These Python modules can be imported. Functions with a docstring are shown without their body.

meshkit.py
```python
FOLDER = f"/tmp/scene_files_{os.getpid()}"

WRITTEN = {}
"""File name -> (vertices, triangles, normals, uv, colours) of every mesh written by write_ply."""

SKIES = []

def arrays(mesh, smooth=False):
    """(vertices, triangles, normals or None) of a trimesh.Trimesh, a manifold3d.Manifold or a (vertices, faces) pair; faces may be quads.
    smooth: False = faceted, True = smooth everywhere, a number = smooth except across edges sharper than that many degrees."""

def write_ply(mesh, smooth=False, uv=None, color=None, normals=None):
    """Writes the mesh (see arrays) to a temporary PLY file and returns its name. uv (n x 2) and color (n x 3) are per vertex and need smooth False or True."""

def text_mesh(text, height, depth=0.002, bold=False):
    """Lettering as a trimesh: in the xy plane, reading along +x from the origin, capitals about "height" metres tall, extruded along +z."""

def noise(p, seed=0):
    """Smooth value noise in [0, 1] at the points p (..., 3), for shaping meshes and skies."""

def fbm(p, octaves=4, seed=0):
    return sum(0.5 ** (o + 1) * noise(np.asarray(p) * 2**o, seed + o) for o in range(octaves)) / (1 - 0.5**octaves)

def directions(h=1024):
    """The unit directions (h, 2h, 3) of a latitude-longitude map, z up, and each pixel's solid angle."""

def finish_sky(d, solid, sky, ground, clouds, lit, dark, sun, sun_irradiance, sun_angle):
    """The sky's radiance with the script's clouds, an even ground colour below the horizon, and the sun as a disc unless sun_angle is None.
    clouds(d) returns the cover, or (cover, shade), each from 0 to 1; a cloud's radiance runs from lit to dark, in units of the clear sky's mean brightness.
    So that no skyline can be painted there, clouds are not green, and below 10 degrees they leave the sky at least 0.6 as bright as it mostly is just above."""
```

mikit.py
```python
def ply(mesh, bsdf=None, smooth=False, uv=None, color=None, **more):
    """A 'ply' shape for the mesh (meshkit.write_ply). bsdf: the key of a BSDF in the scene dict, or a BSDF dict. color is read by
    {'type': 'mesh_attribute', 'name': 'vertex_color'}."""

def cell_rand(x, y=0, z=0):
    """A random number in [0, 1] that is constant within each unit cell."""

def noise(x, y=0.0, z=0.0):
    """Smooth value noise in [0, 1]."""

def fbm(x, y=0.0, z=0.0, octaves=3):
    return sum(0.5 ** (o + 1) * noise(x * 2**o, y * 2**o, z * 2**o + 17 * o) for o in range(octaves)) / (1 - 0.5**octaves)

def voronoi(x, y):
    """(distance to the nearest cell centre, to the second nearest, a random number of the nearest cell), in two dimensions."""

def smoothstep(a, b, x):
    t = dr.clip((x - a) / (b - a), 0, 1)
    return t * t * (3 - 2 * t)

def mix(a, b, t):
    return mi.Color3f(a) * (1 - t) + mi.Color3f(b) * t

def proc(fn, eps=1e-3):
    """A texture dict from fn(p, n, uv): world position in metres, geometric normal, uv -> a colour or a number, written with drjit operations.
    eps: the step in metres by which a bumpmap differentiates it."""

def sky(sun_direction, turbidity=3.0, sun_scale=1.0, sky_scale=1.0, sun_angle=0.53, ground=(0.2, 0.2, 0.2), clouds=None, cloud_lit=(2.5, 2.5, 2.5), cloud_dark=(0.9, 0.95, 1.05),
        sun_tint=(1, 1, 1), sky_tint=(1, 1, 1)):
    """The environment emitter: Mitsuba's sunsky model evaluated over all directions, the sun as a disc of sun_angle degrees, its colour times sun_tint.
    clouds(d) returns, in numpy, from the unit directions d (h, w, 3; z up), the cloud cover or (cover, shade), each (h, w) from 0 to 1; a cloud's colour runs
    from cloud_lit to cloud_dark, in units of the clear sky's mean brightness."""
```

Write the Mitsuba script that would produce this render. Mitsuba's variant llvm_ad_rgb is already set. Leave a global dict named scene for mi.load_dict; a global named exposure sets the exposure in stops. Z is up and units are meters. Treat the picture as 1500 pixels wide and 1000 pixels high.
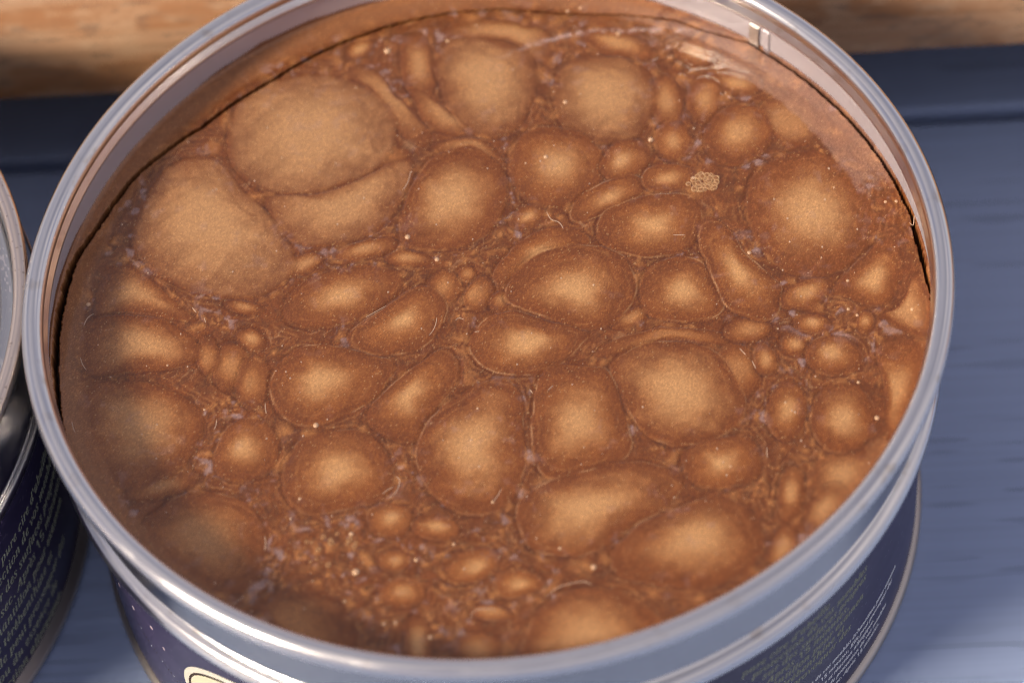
import math, glob
import numpy as np, trimesh, drjit as dr, mitsuba as mi
import mikit, meshkit
from mikit import proc, smoothstep, mix

rng = np.random.default_rng(7)
PI = math.pi
scene, labels = {"type": "scene"}, {}

# ---------------------------------------------------------------- camera, sun and sky
# lengths in this script are millimetres with z = 0 at the middle of the open tin's rim; m() turns them into metres on a table at z = 0
TABLE = -45.2
def m(p):
    return (np.asarray(p, float) + [0, 0, -TABLE]) * 0.001

EYE = np.array([2.29, -224.21, 285.30]); FWD = np.array([0, 0.60037, -0.79972]); UP = np.array([0.11484, 0.79443, 0.59640])
scene["camera"] = {
    "type": "thinlens", "fov": 18.888, "fov_axis": "x", "near_clip": 0.02, "far_clip": 20.0,
    "aperture_radius": 0.0036, "focus_distance": 0.3690,
    "to_world": mi.ScalarTransform4f().look_at(origin=m(EYE).tolist(), target=m(EYE + 300 * FWD).tolist(), up=UP.tolist()),
    "film": {"type": "hdrfilm", "width": 1024, "height": 682},
}
SUN_AZ, SUN_EL = math.radians(-153), math.radians(35)
SUN = [math.cos(SUN_EL) * math.cos(SUN_AZ), math.cos(SUN_EL) * math.sin(SUN_AZ), math.sin(SUN_EL)]
def thin_cloud(d):
    """A bright, hazy summer sky: thin high cloud almost everywhere, in soft patches."""
    n = meshkit.fbm(d * [2.2, 2.2, 3.2] + 11, 2, 3)
    return 0.35 + 0.65 * np.clip((n - 0.38) / 0.22, 0, 1), 0.30 * np.clip((meshkit.fbm(d * [2.4, 2.4, 3.6] + 5, 2, 8) - 0.45) / 0.2, 0, 1)
scene["sky"] = mikit.sky(SUN, turbidity=3, sun_angle=13.0, sun_tint=(0.96, 1.0, 1.12), sky_tint=(1.28, 0.93, 0.96), clouds=thin_cloud, cloud_lit=(2.75, 2.5, 2.58), cloud_dark=(1.5, 1.42, 1.5))
exposure = 1.7

# ---------------------------------------------------------------- helpers
def add(key, mesh, bsdf, smooth=40, normals=None, color=None):
    """One entry of the scene from a mesh in millimetres; a key that is taken gets the next number."""
    if key in scene:
        n = 1
        while f"{key}_{n:03d}" in scene:
            n += 1
        key = f"{key}_{n:03d}"
    v, f = (mesh.vertices, mesh.faces) if hasattr(mesh, "faces") else mesh
    if normals is not None:
        path = meshkit.write_ply((m(v), f), False, None, color, normals)
        scene[key] = {"type": "ply", "filename": path, "face_normals": False, "bsdf": {"type": "ref", "id": bsdf}}
    else:
        scene[key] = mikit.ply((m(v), np.asarray(f)), bsdf, smooth=smooth, color=color)
    return key

def say(key, label=None, category=None, group=None, kind=None):
    d = {k: v for k, v in dict(label=label, category=category, group=group, kind=kind).items() if v}
    labels[key] = d

def lathe(profile, c=(0, 0), n=256, a0=0.0, a1=2 * PI):
    """Surface of revolution of (r, z) points about the vertical through c; a closed ring when the angles span the full circle."""
    P = np.asarray(profile, float); full = abs(a1 - a0 - 2 * PI) < 1e-9
    A = np.linspace(a0, a1, n + 1)[: n if full else n + 1]
    k = len(P)
    v = np.stack([c[0] + np.outer(np.cos(A), P[:, 0]), c[1] + np.outer(np.sin(A), P[:, 0]), np.tile(P[:, 1], (len(A), 1))], -1).reshape(-1, 3)
    f = []
    for i in range(len(A) if full else len(A) - 1):
        j = (i + 1) % len(A)
        a = i * k + np.arange(k - 1); b = j * k + np.arange(k - 1)
        f.append(np.stack([a, b, b + 1, a + 1], 1))
    f = np.vstack(f)
    f = np.vstack([f[:, [0, 1, 2]], f[:, [0, 2, 3]]])
    return trimesh.Trimesh(v, f, process=False)

def arc(cx, cz, r, d0, d1, n=9):
    a = np.radians(np.linspace(d0, d1, n))
    return [(cx + r * math.cos(t), cz + r * math.sin(t)) for t in a]

def tube(points, r, sides=6):
    """A thin round thread along the points, tapered at both ends."""
    P = np.asarray(points, float)
    t = np.linspace(0, 1, len(P)); s = np.linspace(0, 1, max(8, 4 * len(P)))
    from scipy.interpolate import PchipInterpolator
    Q = np.stack([PchipInterpolator(t, P[:, i])(s) for i in range(3)], 1)
    T = np.gradient(Q, axis=0); T /= np.linalg.norm(T, axis=1, keepdims=True)
    U = np.cross(T, [0, 0, 1.0]); U /= np.maximum(np.linalg.norm(U, axis=1, keepdims=True), 1e-9); V = np.cross(U, T)
    rr = r * np.sqrt(np.clip(1 - (2 * s - 1) ** 8, 0.02, 1))
    a = np.linspace(0, 2 * PI, sides + 1)[:-1]
    v = (Q[:, None] + rr[:, None, None] * (np.cos(a)[None, :, None] * U[:, None] + np.sin(a)[None, :, None] * V[:, None])).reshape(-1, 3)
    f = []
    for i in range(len(Q) - 1):
        for j in range(sides):
            k = (j + 1) % sides
            f += [[i * sides + j, i * sides + k, (i + 1) * sides + k], [i * sides + j, (i + 1) * sides + k, (i + 1) * sides + j]]
    e = len(Q) - 1
    for j in range(1, sides - 1):
        f += [[0, j + 1, j], [e * sides, e * sides + j, e * sides + j + 1]]
    return trimesh.Trimesh(v, f, process=False)

# ---------------------------------------------------------------- materials
def bsdf(key, d):
    scene[key] = d

def tin_rough(p, n, uv):
    x, y, z = p.x * 1000, p.y * 1000, p.z * 1000
    smudge = mikit.fbm(x * 0.22, y * 0.22, z * 0.3, octaves=4)
    return 0.16 + 0.10 * smoothstep(0.35, 0.75, smudge)
def tin_colour(p, n, uv):
    x, y, z = p.x * 1000, p.y * 1000, p.z * 1000
    s = smoothstep(0.62, 0.80, mikit.fbm(x * 0.35 + 9, y * 0.35, z * 0.5, octaves=4))
    return mix((0.70, 0.69, 0.69), (0.52, 0.45, 0.38), s * 0.6)
bsdf("tinplate", {"type": "twosided", "b": {"type": "principled", "base_color": proc(tin_colour), "metallic": 1.0, "roughness": proc(tin_rough), "specular": 0.5}})

bsdf("neck_tinplate_dim", {"type": "twosided", "b": {"type": "principled", "base_color": {"type": "rgb", "value": [0.46, 0.46, 0.47]}, "metallic": 1.0, "roughness": proc(tin_rough)}})  # tinplate again, darkened to paint in the neck's dim reflections

# the inside of the open tin: bare tinplate above, a brown film of wax left below an uneven line
def film(p, n, uv):
    x, y, z = p.x * 1000, p.y * 1000, p.z * 1000 + TABLE
    a = dr.atan2(y, x)
    h = mikit.noise(a * 3.0 + 20.0, 3.0) * 1.8 + mikit.fbm(a * 14.0 + 50.0, 8.0, octaves=3) * 1.0
    back = 0.5 + 0.5 * dr.cos(a - 2.25)              # the film stands highest on the left and far sides
    top = -7.0 + h * 0.70 * smoothstep(0.30, 0.75, back)
    return 1 - smoothstep(top - 0.25, top + 0.25, z)
def film_colour(p, n, uv):
    x, y, z = p.x * 1000, p.y * 1000, p.z * 1000
    return mix((0.13, 0.05, 0.022), (0.27, 0.12, 0.06), mikit.fbm(x * 0.6, y * 0.6, z, octaves=3))
bsdf("wax_film", {"type": "roughplastic", "diffuse_reflectance": proc(film_colour), "alpha": 0.12})
bsdf("wall_tinplate", {"type": "principled", "base_color": {"type": "rgb", "value": [0.56, 0.54, 0.59]}, "metallic": 0.6, "roughness": 0.46})
bsdf("tin_inside", {"type": "twosided", "b": {"type": "blendbsdf", "weight": proc(film), "a": {"type": "ref", "id": "wall_tinplate"}, "b": {"type": "ref", "id": "wax_film"}}})

def label_colour(p, n, uv):
    x, y, z = p.x * 1000, p.y * 1000, p.z * 1000
    g = mikit.fbm(x * 0.15, y * 0.15, z * 0.3, octaves=3)
    scuff = smoothstep(0.70, 0.78, mikit.fbm(x * 1.7, y * 1.7, z * 1.7, octaves=3))
    return mix(mix((0.022, 0.019, 0.046), (0.038, 0.030, 0.070), g), (0.10, 0.09, 0.13), scuff * 0.5)
bsdf("label_print", {"type": "twosided", "b": {"type": "principled", "base_color": proc(label_colour), "roughness": 0.30, "specular": 0.4}})
bsdf("print_sage", {"type": "twosided", "b": {"type": "diffuse", "reflectance": {"type": "rgb", "value": [0.29, 0.31, 0.22]}}})
bsdf("print_white", {"type": "twosided", "b": {"type": "diffuse", "reflectance": {"type": "rgb", "value": [0.72, 0.74, 0.74]}}})
bsdf("print_cream", {"type": "twosided", "b": {"type": "roughplastic", "diffuse_reflectance": {"type": "rgb", "value": [0.80, 0.76, 0.50]}, "alpha": 0.15}})
bsdf("print_cream_pale", {"type": "twosided", "b": {"type": "roughplastic", "diffuse_reflectance": {"type": "rgb", "value": [0.80, 0.76, 0.60]}, "alpha": 0.15}})
bsdf("print_dark", {"type": "twosided", "b": {"type": "diffuse", "reflectance": {"type": "rgb", "value": [0.06, 0.045, 0.04]}}})
bsdf("print_beige", {"type": "twosided", "b": {"type": "diffuse", "reflectance": {"type": "rgb", "value": [0.60, 0.55, 0.36]}}})
bsdf("print_pink", {"type": "twosided", "b": {"type": "diffuse", "reflectance": {"type": "rgb", "value": [0.62, 0.48, 0.52]}}})
bsdf("seam_solder", {"type": "twosided", "b": {"type": "principled", "base_color": {"type": "rgb", "value": [0.50, 0.46, 0.43]}, "metallic": 0.9, "roughness": 0.42}})

def brass_colour(p, n, uv):
    x, y, z = p.x * 1000, p.y * 1000, p.z * 1000
    pit = 0.5 * smoothstep(0.72, 0.80, mikit.fbm(x * 1.6, y * 2.2, z * 2.2, octaves=2))
    return mix((0.74, 0.62, 0.53), (0.32, 0.20, 0.13), pit)
bsdf("lid_edge_metal", {"type": "twosided", "b": {"type": "principled", "base_color": proc(brass_colour), "metallic": 0.95, "roughness": 0.22}})
def scratched(p, n, uv):
    x, y, z = p.x * 1000 + 107.5, p.y * 1000 - 7.0, p.z * 1000
    a, r = dr.atan2(y, x), dr.sqrt(x * x + y * y)
    s = smoothstep(0.72, 0.80, mikit.noise(a * 90.0 + 300.0, r * 5.0)) * smoothstep(0.4, 0.6, mikit.noise(a * 12.0 + 40.0, r * 1.3))
    return mix((0.58, 0.58, 0.58), (0.85, 0.80, 0.76), s)
bsdf("lid_scratched", {"type": "twosided", "b": {"type": "principled", "base_color": proc(scratched), "metallic": 1.0, "roughness": 0.36}})

# painted boards: grey blue paint over wood, its pits drawn out along the board
TA = math.radians(-4.6); TC, TS = math.cos(TA), math.sin(TA)
def paint_colour(p, n, uv):
    u, v = (p.x * TC + p.y * TS) * 1000, (-p.x * TS + p.y * TC) * 1000
    tone = mikit.fbm(u * 0.02 + 5, v * 0.06 + 5, octaves=3)
    grain = mikit.fbm(u * 0.035 + 40, v * 1.4, octaves=3)
    pit = smoothstep(0.64, 0.80, mikit.noise(u * 0.09 + 70, v * 1.1 + 11)) * smoothstep(0.45, 0.7, mikit.noise(u * 0.03, v * 0.25 + 30))
    c = mix((0.250, 0.325, 0.500), (0.273, 0.350, 0.530), tone)
    c = c * (0.94 + 0.12 * grain)
    return mix(c, (0.045, 0.058, 0.11), pit * 0.22)
def paint_relief(p, n, uv):
    u, v = (p.x * TC + p.y * TS) * 1000, (-p.x * TS + p.y * TC) * 1000
    return mikit.fbm(u * 0.04 + 40, v * 1.5, octaves=3)
bsdf("board_paint", {"type": "twosided", "b": {"type": "bumpmap", "t": proc(paint_relief, eps=2e-4), "scale": 0.00012,
     "b": {"type": "principled", "base_color": proc(paint_colour), "roughness": 0.48, "specular": 0.45}}})

def wood_colour(p, n, uv):
    u, v, z = (p.x * TC + p.y * TS) * 1000, (-p.x * TS + p.y * TC) * 1000, p.z * 1000
    w = v + 1.3 * z
    fine = mikit.fbm(u * 0.05, w * 1.9, octaves=4)
    broad = mikit.fbm(u * 0.025 + 3, w * 0.28 + 9, octaves=3)
    blot = mikit.fbm(u * 0.33 + 31, w * 0.42 + 4, octaves=3)
    c = mix((0.33, 0.152, 0.063), (0.43, 0.255, 0.145), smoothstep(0.30, 0.70, broad))
    c = mix(c, (0.50, 0.34, 0.21), 0.5 * smoothstep(0.38, 0.85, blot))
    c = mix(c, (0.24, 0.125, 0.06), 0.35 * smoothstep(0.55, 0.75, fine))
    return mix(c, (0.17, 0.11, 0.075), 0.45 * smoothstep(0.58, 0.80, mikit.fbm(u * 0.30 + 8, w * 0.7 + 2, octaves=3)))
bsdf("bare_wood", {"type": "twosided", "b": {"type": "principled", "base_color": proc(wood_colour), "roughness": 0.6, "specular": 0.3}})

# the wax: pigment settled into cells, its colour given per vertex below, under the wax's own gloss
bsdf("bronze_wax", {"type": "twosided", "b": {"type": "principled", "base_color": {"type": "mesh_attribute", "name": "vertex_color"}, "roughness": 0.11, "specular": 0.5}})
bsdf("bubble_wax", {"type": "twosided", "b": {"type": "roughplastic", "diffuse_reflectance": {"type": "rgb", "value": [0.55, 0.35, 0.21]}, "alpha": 0.05}})
bsdf("foam_wax", {"type": "twosided", "b": {"type": "roughplastic", "diffuse_reflectance": {"type": "rgb", "value": [0.25, 0.105, 0.038]}, "alpha": 0.08}})
bsdf("foam_rim_wax", {"type": "twosided", "b": {"type": "roughplastic", "diffuse_reflectance": {"type": "rgb", "value": [0.46, 0.27, 0.13]}, "alpha": 0.08}})
bsdf("lint", {"type": "twosided", "b": {"type": "diffuse", "reflectance": {"type": "rgb", "value": [0.52, 0.37, 0.27]}}})

# ---------------------------------------------------------------- the table and the rail behind
def board(u0, u1, v0, v1, z0, z1, e=1.2):
    """A board laid along the table's own direction, its upper long edges rounded."""
    prof = [(v0, z0), (v0, z1 - e)] + [(v0 + e - e * math.cos(t), z1 - e + e * math.sin(t)) for t in np.radians([30, 60, 90])]
    prof += [(v1 - e + e * math.sin(t), z1 - e + e * math.cos(t)) for t in np.radians([0, 30, 60, 90])] + [(v1, z0)]
    P = np.array(prof); k = len(P)
    uv = np.vstack([np.column_stack([np.full(k, u), P]) for u in (u0, u1)])
    v = np.column_stack([uv[:, 0] * TC - uv[:, 1] * TS, uv[:, 0] * TS + uv[:, 1] * TC, uv[:, 2]])
    f = []
    for i in range(k):
        j = (i + 1) % k
        f += [[i, j, k + j], [i, k + j, k + i]]
    for i in range(1, k - 1):
        f += [[0, i + 1, i], [k, k + i, k + i + 1]]
    t = trimesh.Trimesh(v, f, process=False); t.fix_normals(); return t

GAP = 59.6
edges = [GAP + 1.0 + 141.5 * i for i in range(-3, 4)]
for v0 in edges:
    add("painted_table__plank", board(-520, 520, v0, v0 + 139.6, TABLE - 16, TABLE), "board_paint", smooth=35)
say("painted_table", "grey blue painted table of wide wooden boards under the tins", "table")

def rail():
    v0, z0, t, d = 55.4, TABLE + 17.7, 16.5, 150.0          # front edge, underside, thickness, depth (unseen back extended to block sky light underneath)
    prof = [(v0 + 2.5, z0)] + [(v0 + 1.6 - 1.6 * math.sin(a), z0 + 1.6 - 1.6 * math.cos(a)) for a in np.radians(np.linspace(20, 90, 6))]
    prof += [(v0 + 8.0 - 8.0 * math.cos(a), z0 + t - 8.0 + 8.0 * math.sin(a)) for a in np.radians(np.linspace(10, 90, 9))]
    prof += [(v0 + d - 3, z0 + t), (v0 + d, z0 + t - 3), (v0 + d, z0)]
    P = np.array(prof); us = np.linspace(-300, 300, 241); k = len(P)
    v = np.zeros((len(us), k, 3))
    for i, u in enumerate(us):
        wob = (meshkit.fbm(np.column_stack([np.full(k, u * 0.03), P * 0.11]), 3, 5) - 0.5)
        p2 = P + np.column_stack([wob * 1.6, wob * 1.2])
        v[i] = np.column_stack([u * TC - p2[:, 0] * TS, u * TS + p2[:, 0] * TC, p2[:, 1]])
    f = []
    for i in range(len(us) - 1):
        for j in range(k):
            q = (j + 1) % k
            f += [[i * k + j, i * k + q, (i + 1) * k + q], [i * k + j, (i + 1) * k + q, (i + 1) * k + j]]
    e = (len(us) - 1) * k
    for j in range(1, k - 1):
        f += [[0, j + 1, j], [e, e + j, e + j + 1]]
    t_ = trimesh.Trimesh(v.reshape(-1, 3), f, process=False); t_.fix_normals(); return t_
add("wooden_rail__bar", rail(), "bare_wood", smooth=50)
for u in (-250, 222):
    add("wooden_rail__foot", board(u, u + 28, 64, 190, TABLE, TABLE + 17.9, 1.0), "bare_wood", smooth=35)
say("wooden_rail", "weathered round-edged wooden bar behind the tins, raised just above the table", "wooden bar")

# ---------------------------------------------------------------- lettering
FONT = next(iter(glob.glob("/opt/blender-*/*/datafiles/fonts/NotoSansMath-Regular.woff2")), None)
def letters(text, cap):
    """Serif lettering as polygons in the plane, capitals about cap millimetres tall, starting at x = 0 on the base line y = 0."""
    from PIL import Image, ImageDraw, ImageFont
    from shapely import affinity, box, union_all
    font = ImageFont.truetype(FONT or glob.glob("/opt/blender-*/*/datafiles/fonts/Inter.woff2")[0], 64)
    def glyph(c):
        if FONT and "a" <= c <= "z": return "\u210e" if c == "h" else chr(0x1D44E + ord(c) - 97)
        if FONT and "A" <= c <= "Z": return chr(0x1D434 + ord(c) - 65)
        return c
    plain, marks = "", {}
    for c in text:
        if c in "éèà": marks[len(plain)] = c; c = {"é": "e", "è": "e", "à": "a"}[c]
        plain += c
    x, pos = 10.0, []
    for c in plain:
        pos.append(x); x += font.getlength(glyph(c)) + (2.5 if c != " " else 0)
    im = Image.new("L", (int(x) + 20, 120)); d = ImageDraw.Draw(im)
    for c, px in zip(plain, pos):
        d.text((px, 80), glyph(c), 255, font, anchor="ls", stroke_width=0)
    for i, c in marks.items():
        px = pos[i] + 12
        d.line((px, 44, px + 10, 34) if c == "é" else (px + 8, 44, px - 1, 34), 255, 5)
    on = np.pad(np.asarray(im) > 127, ((0, 0), (1, 1))).astype(np.int8)
    rows, st = np.nonzero(np.diff(on, axis=1) == 1); en = np.nonzero(np.diff(on, axis=1) == -1)[1]
    shape = union_all(box(st, -rows - 1, en, -rows)).buffer(0.6).buffer(-0.6).simplify(0.8)
    s = cap / 45.0
    shape = affinity.affine_transform(shape, [s, 0, 0, s, -10 * s, 80 * s])
    return list(getattr(shape, "geoms", [shape])), (x - 10) * s

def wrap(polys, c, r, deg, z, t=0.05):
    """Flat polygons laid round the cylinder of radius r about c, x along it from the angle deg, y upwards from z, t thick."""
    parts = []
    for g in polys:
        g = g.segmentize(1.2)
        e = trimesh.creation.extrude_polygon(g, t, engine="earcut")
        if np.ptp(e.vertices[:, 0]) > 6:
            e = e.subdivide_to_size(1.0)
        v = np.array(e.vertices); a = math.radians(deg) + v[:, 0] / r; q = r + v[:, 2]
        parts.append(trimesh.Trimesh(np.column_stack([c[0] + q * np.cos(a), c[1] + q * np.sin(a), z + v[:, 1]]), e.faces, process=False))
    return trimesh.util.concatenate(parts)

ROWS = ["pure cire d'abeille", "protection de vos meubles", "sur des surfaces propres", "sec. Après 15 minutes,", "échantillon pour examen",
        "de térébenthine et", "Elle peut provoquer des", "ou du essence de", "réaction allergique."]

# ---------------------------------------------------------------- the tins
R = 52.0
def ellipse(cx, cy, a, b, n=72):
    from shapely.geometry import Polygon
    t = np.linspace(0, 2 * PI, n + 1)[:-1]
    return Polygon(np.column_stack([cx + a * np.cos(t), cy + b * np.sin(t)]))

def tin_body(name, c, ridge, bottom=52.7):
    add(name + "__label", lathe([(R - 0.6, -13.6), (R, -14.4), (R, -43.2)], c), "label_print", smooth=True)
    add(name + "__ridge", lathe([(52.1, -10.9), (ridge - 1.5, -11.35)] + arc(ridge - 1.5, -12.9, 1.5, 80, -80, 13) + [(R + 0.1, -14.9), (R - 0.3, -15.1)], c), "tinplate", smooth=True)
    add(name + "__bottom_seam", lathe([(R - 0.5, -42.6), (R + 0.25, -42.9)] + arc(bottom - 0.9, -44.1, 0.9, 70, -70, 9) + [(R - 0.8, TABLE + 0.02), (0.01, TABLE + 0.05)], c), "seam_solder", smooth=40)

# the open tin: rolled rim, neck, inner wall and floor
T1 = "wax_tin"; O = (0.0, 0.0); WALL = 52.8
tin_body(T1, O, 54.0)
add(T1 + "__rim", lathe(arc(53.68, 0, 1.28, -115, 220, 33) + [(52.15, -1.5), (52.2, -1.9)], O, 384), "tinplate", smooth=True)
add(T1 + "__neck", lathe([(52.95, -1.2), (53.05, -1.9), (53.05, -9.5), (52.8, -10.0), (52.25, -10.5), (52.2, -11.1)], O, 256), "neck_tinplate_dim", smooth=40)
add(T1 + "__inner_wall", lathe([(52.2, -1.8), (52.3, -2.3), (52.62, -2.6), (WALL, -3.0), (WALL, -9.3), (51.6, -9.5), (51.6, -44.3), (0.01, -44.4)], O, 384), "tin_inside", smooth=40)
sa = math.radians(44.3)
add(T1 + "__side_seam", lathe([(WALL - 0.02, -3.1), (WALL - 0.30, -3.3), (WALL - 0.30, -9.0)], O, 12, sa, sa + 0.028), "seam_solder", smooth=30)
add(T1 + "__side_seam", lathe([(WALL - 0.02, -3.0), (WALL - 0.16, -3.2), (WALL - 0.16, -9.0)], O, 8, sa - 0.030, sa - 0.012), "wall_tinplate", smooth=30)
LB = T1 + "__label__"
add(LB + "emblem", wrap([ellipse(0, 0, 15.6, 11.0)], O, R + 0.02, -125, -30.2, 0.06), "print_cream_pale")
add(LB + "emblem_line", wrap([ellipse(0, 0, 14.7, 10.1).difference(ellipse(0, 0, 14.35, 9.75))], O, R + 0.07, -125, -30.2, 0.05), "print_dark")
add(LB + "emblem_field", wrap([ellipse(0, 0, 14.3, 9.7)], O, R + 0.06, -125, -30.2, 0.05), "print_cream")
pol, w = letters("SSS", 3.0)
add(LB + "emblem_letters", wrap(pol, O, R + 0.12, -135.6, -26.8, 0.03), "print_beige")
say(LB + "emblem", "cream oval emblem edged by a thin dark line")
for a_, z_, s_ in [(-158.5, -27.6, 0.34), (-153.7, -26.9, 0.30), (-148.2, -24.9, 0.30), (-146.0, -27.2, 0.24), (-161, -25, 0.22)]:
    add(LB + "dot", wrap([ellipse(0, 0, s_, s_, 10)], O, R + 0.02, a_, z_, 0.05), "print_pink")
for i in range(16):
    add(LB + "dot", wrap([ellipse(0, 0, 0.10, 0.08, 8)], O, R + 0.02, -153.5 + i * 0.62, -30.5 - i * 0.2 + 0.15 * math.sin(i * 2.1), 0.04), "print_white" if i % 4 == 1 else "print_dark")
for i in range(7):
    pol, w = letters(ROWS[i], 1.25)
    add(LB + "text", wrap(pol, O, R + 0.02, -62.5 + 1.6 * (i % 3), -20.2 - 1.75 * i, 0.04), "print_sage")
for i in range(5):
    pol, w = letters(ROWS[(i * 2 + 1) % 9] + " " + ROWS[(i * 2 + 4) % 9], 0.75)
    add(LB + "text", wrap(pol, O, R + 0.02, -55.5 + 1.1 * (i % 2), -34.0 - 1.5 * i, 0.04), "print_white")
say(T1, "open tin with shiny rolled rim and cream oval emblem, brimming with bronze wax", "tin", "tins of wax on the table")

# the closed tin at the left edge
T2 = "wax_tin_001"; O2 = (-107.5, 7.0)
tin_body(T2, O2, 53.6, 53.2)
add(T2 + "__lid", lathe([(52.5, -11.4), (53.35, -11.3), (53.45, -10.9), (53.05, -10.4), (53.0, -2.4), (53.15, -1.9)], O2, 256), "tinplate", smooth=40)
add(T2 + "__lid__edge", lathe(arc(52.2, -1.5, 1.0, -25, 205, 15), O2, 256), "lid_edge_metal", smooth=True)
add(T2 + "__lid__channel", lathe([(51.25, -1.8), (51.0, -4.2), (50.4, -4.6), (49.2, -4.2)], O2, 256), "lid_scratched", smooth=True)
add(T2 + "__lid__panel", lathe([(49.25, -4.25)] + arc(48.2, -3.0, 1.1, -10, 120, 9) + [(46.8, -2.6), (44.5, -3.2), (41, -3.1), (0.01, -2.9)], O2, 256), "tinplate", smooth=True)
anchors = [-28.2, -34.4, -33.2, -31.7, -36.0, -36.0, -37.2, -36.0, -38.2]
for i, (row, a_) in enumerate(zip(ROWS, anchors)):
    pol, w = letters(row, 1.5)
    add(T2 + "__label__text", wrap(pol, O2, R + 0.02, a_, -22.4 - 2.5 * i, 0.04), "print_sage")
say(T2, "closed tin cut by the left edge, dark label with rows of small French text", "tin", "tins of wax on the table")

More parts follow.
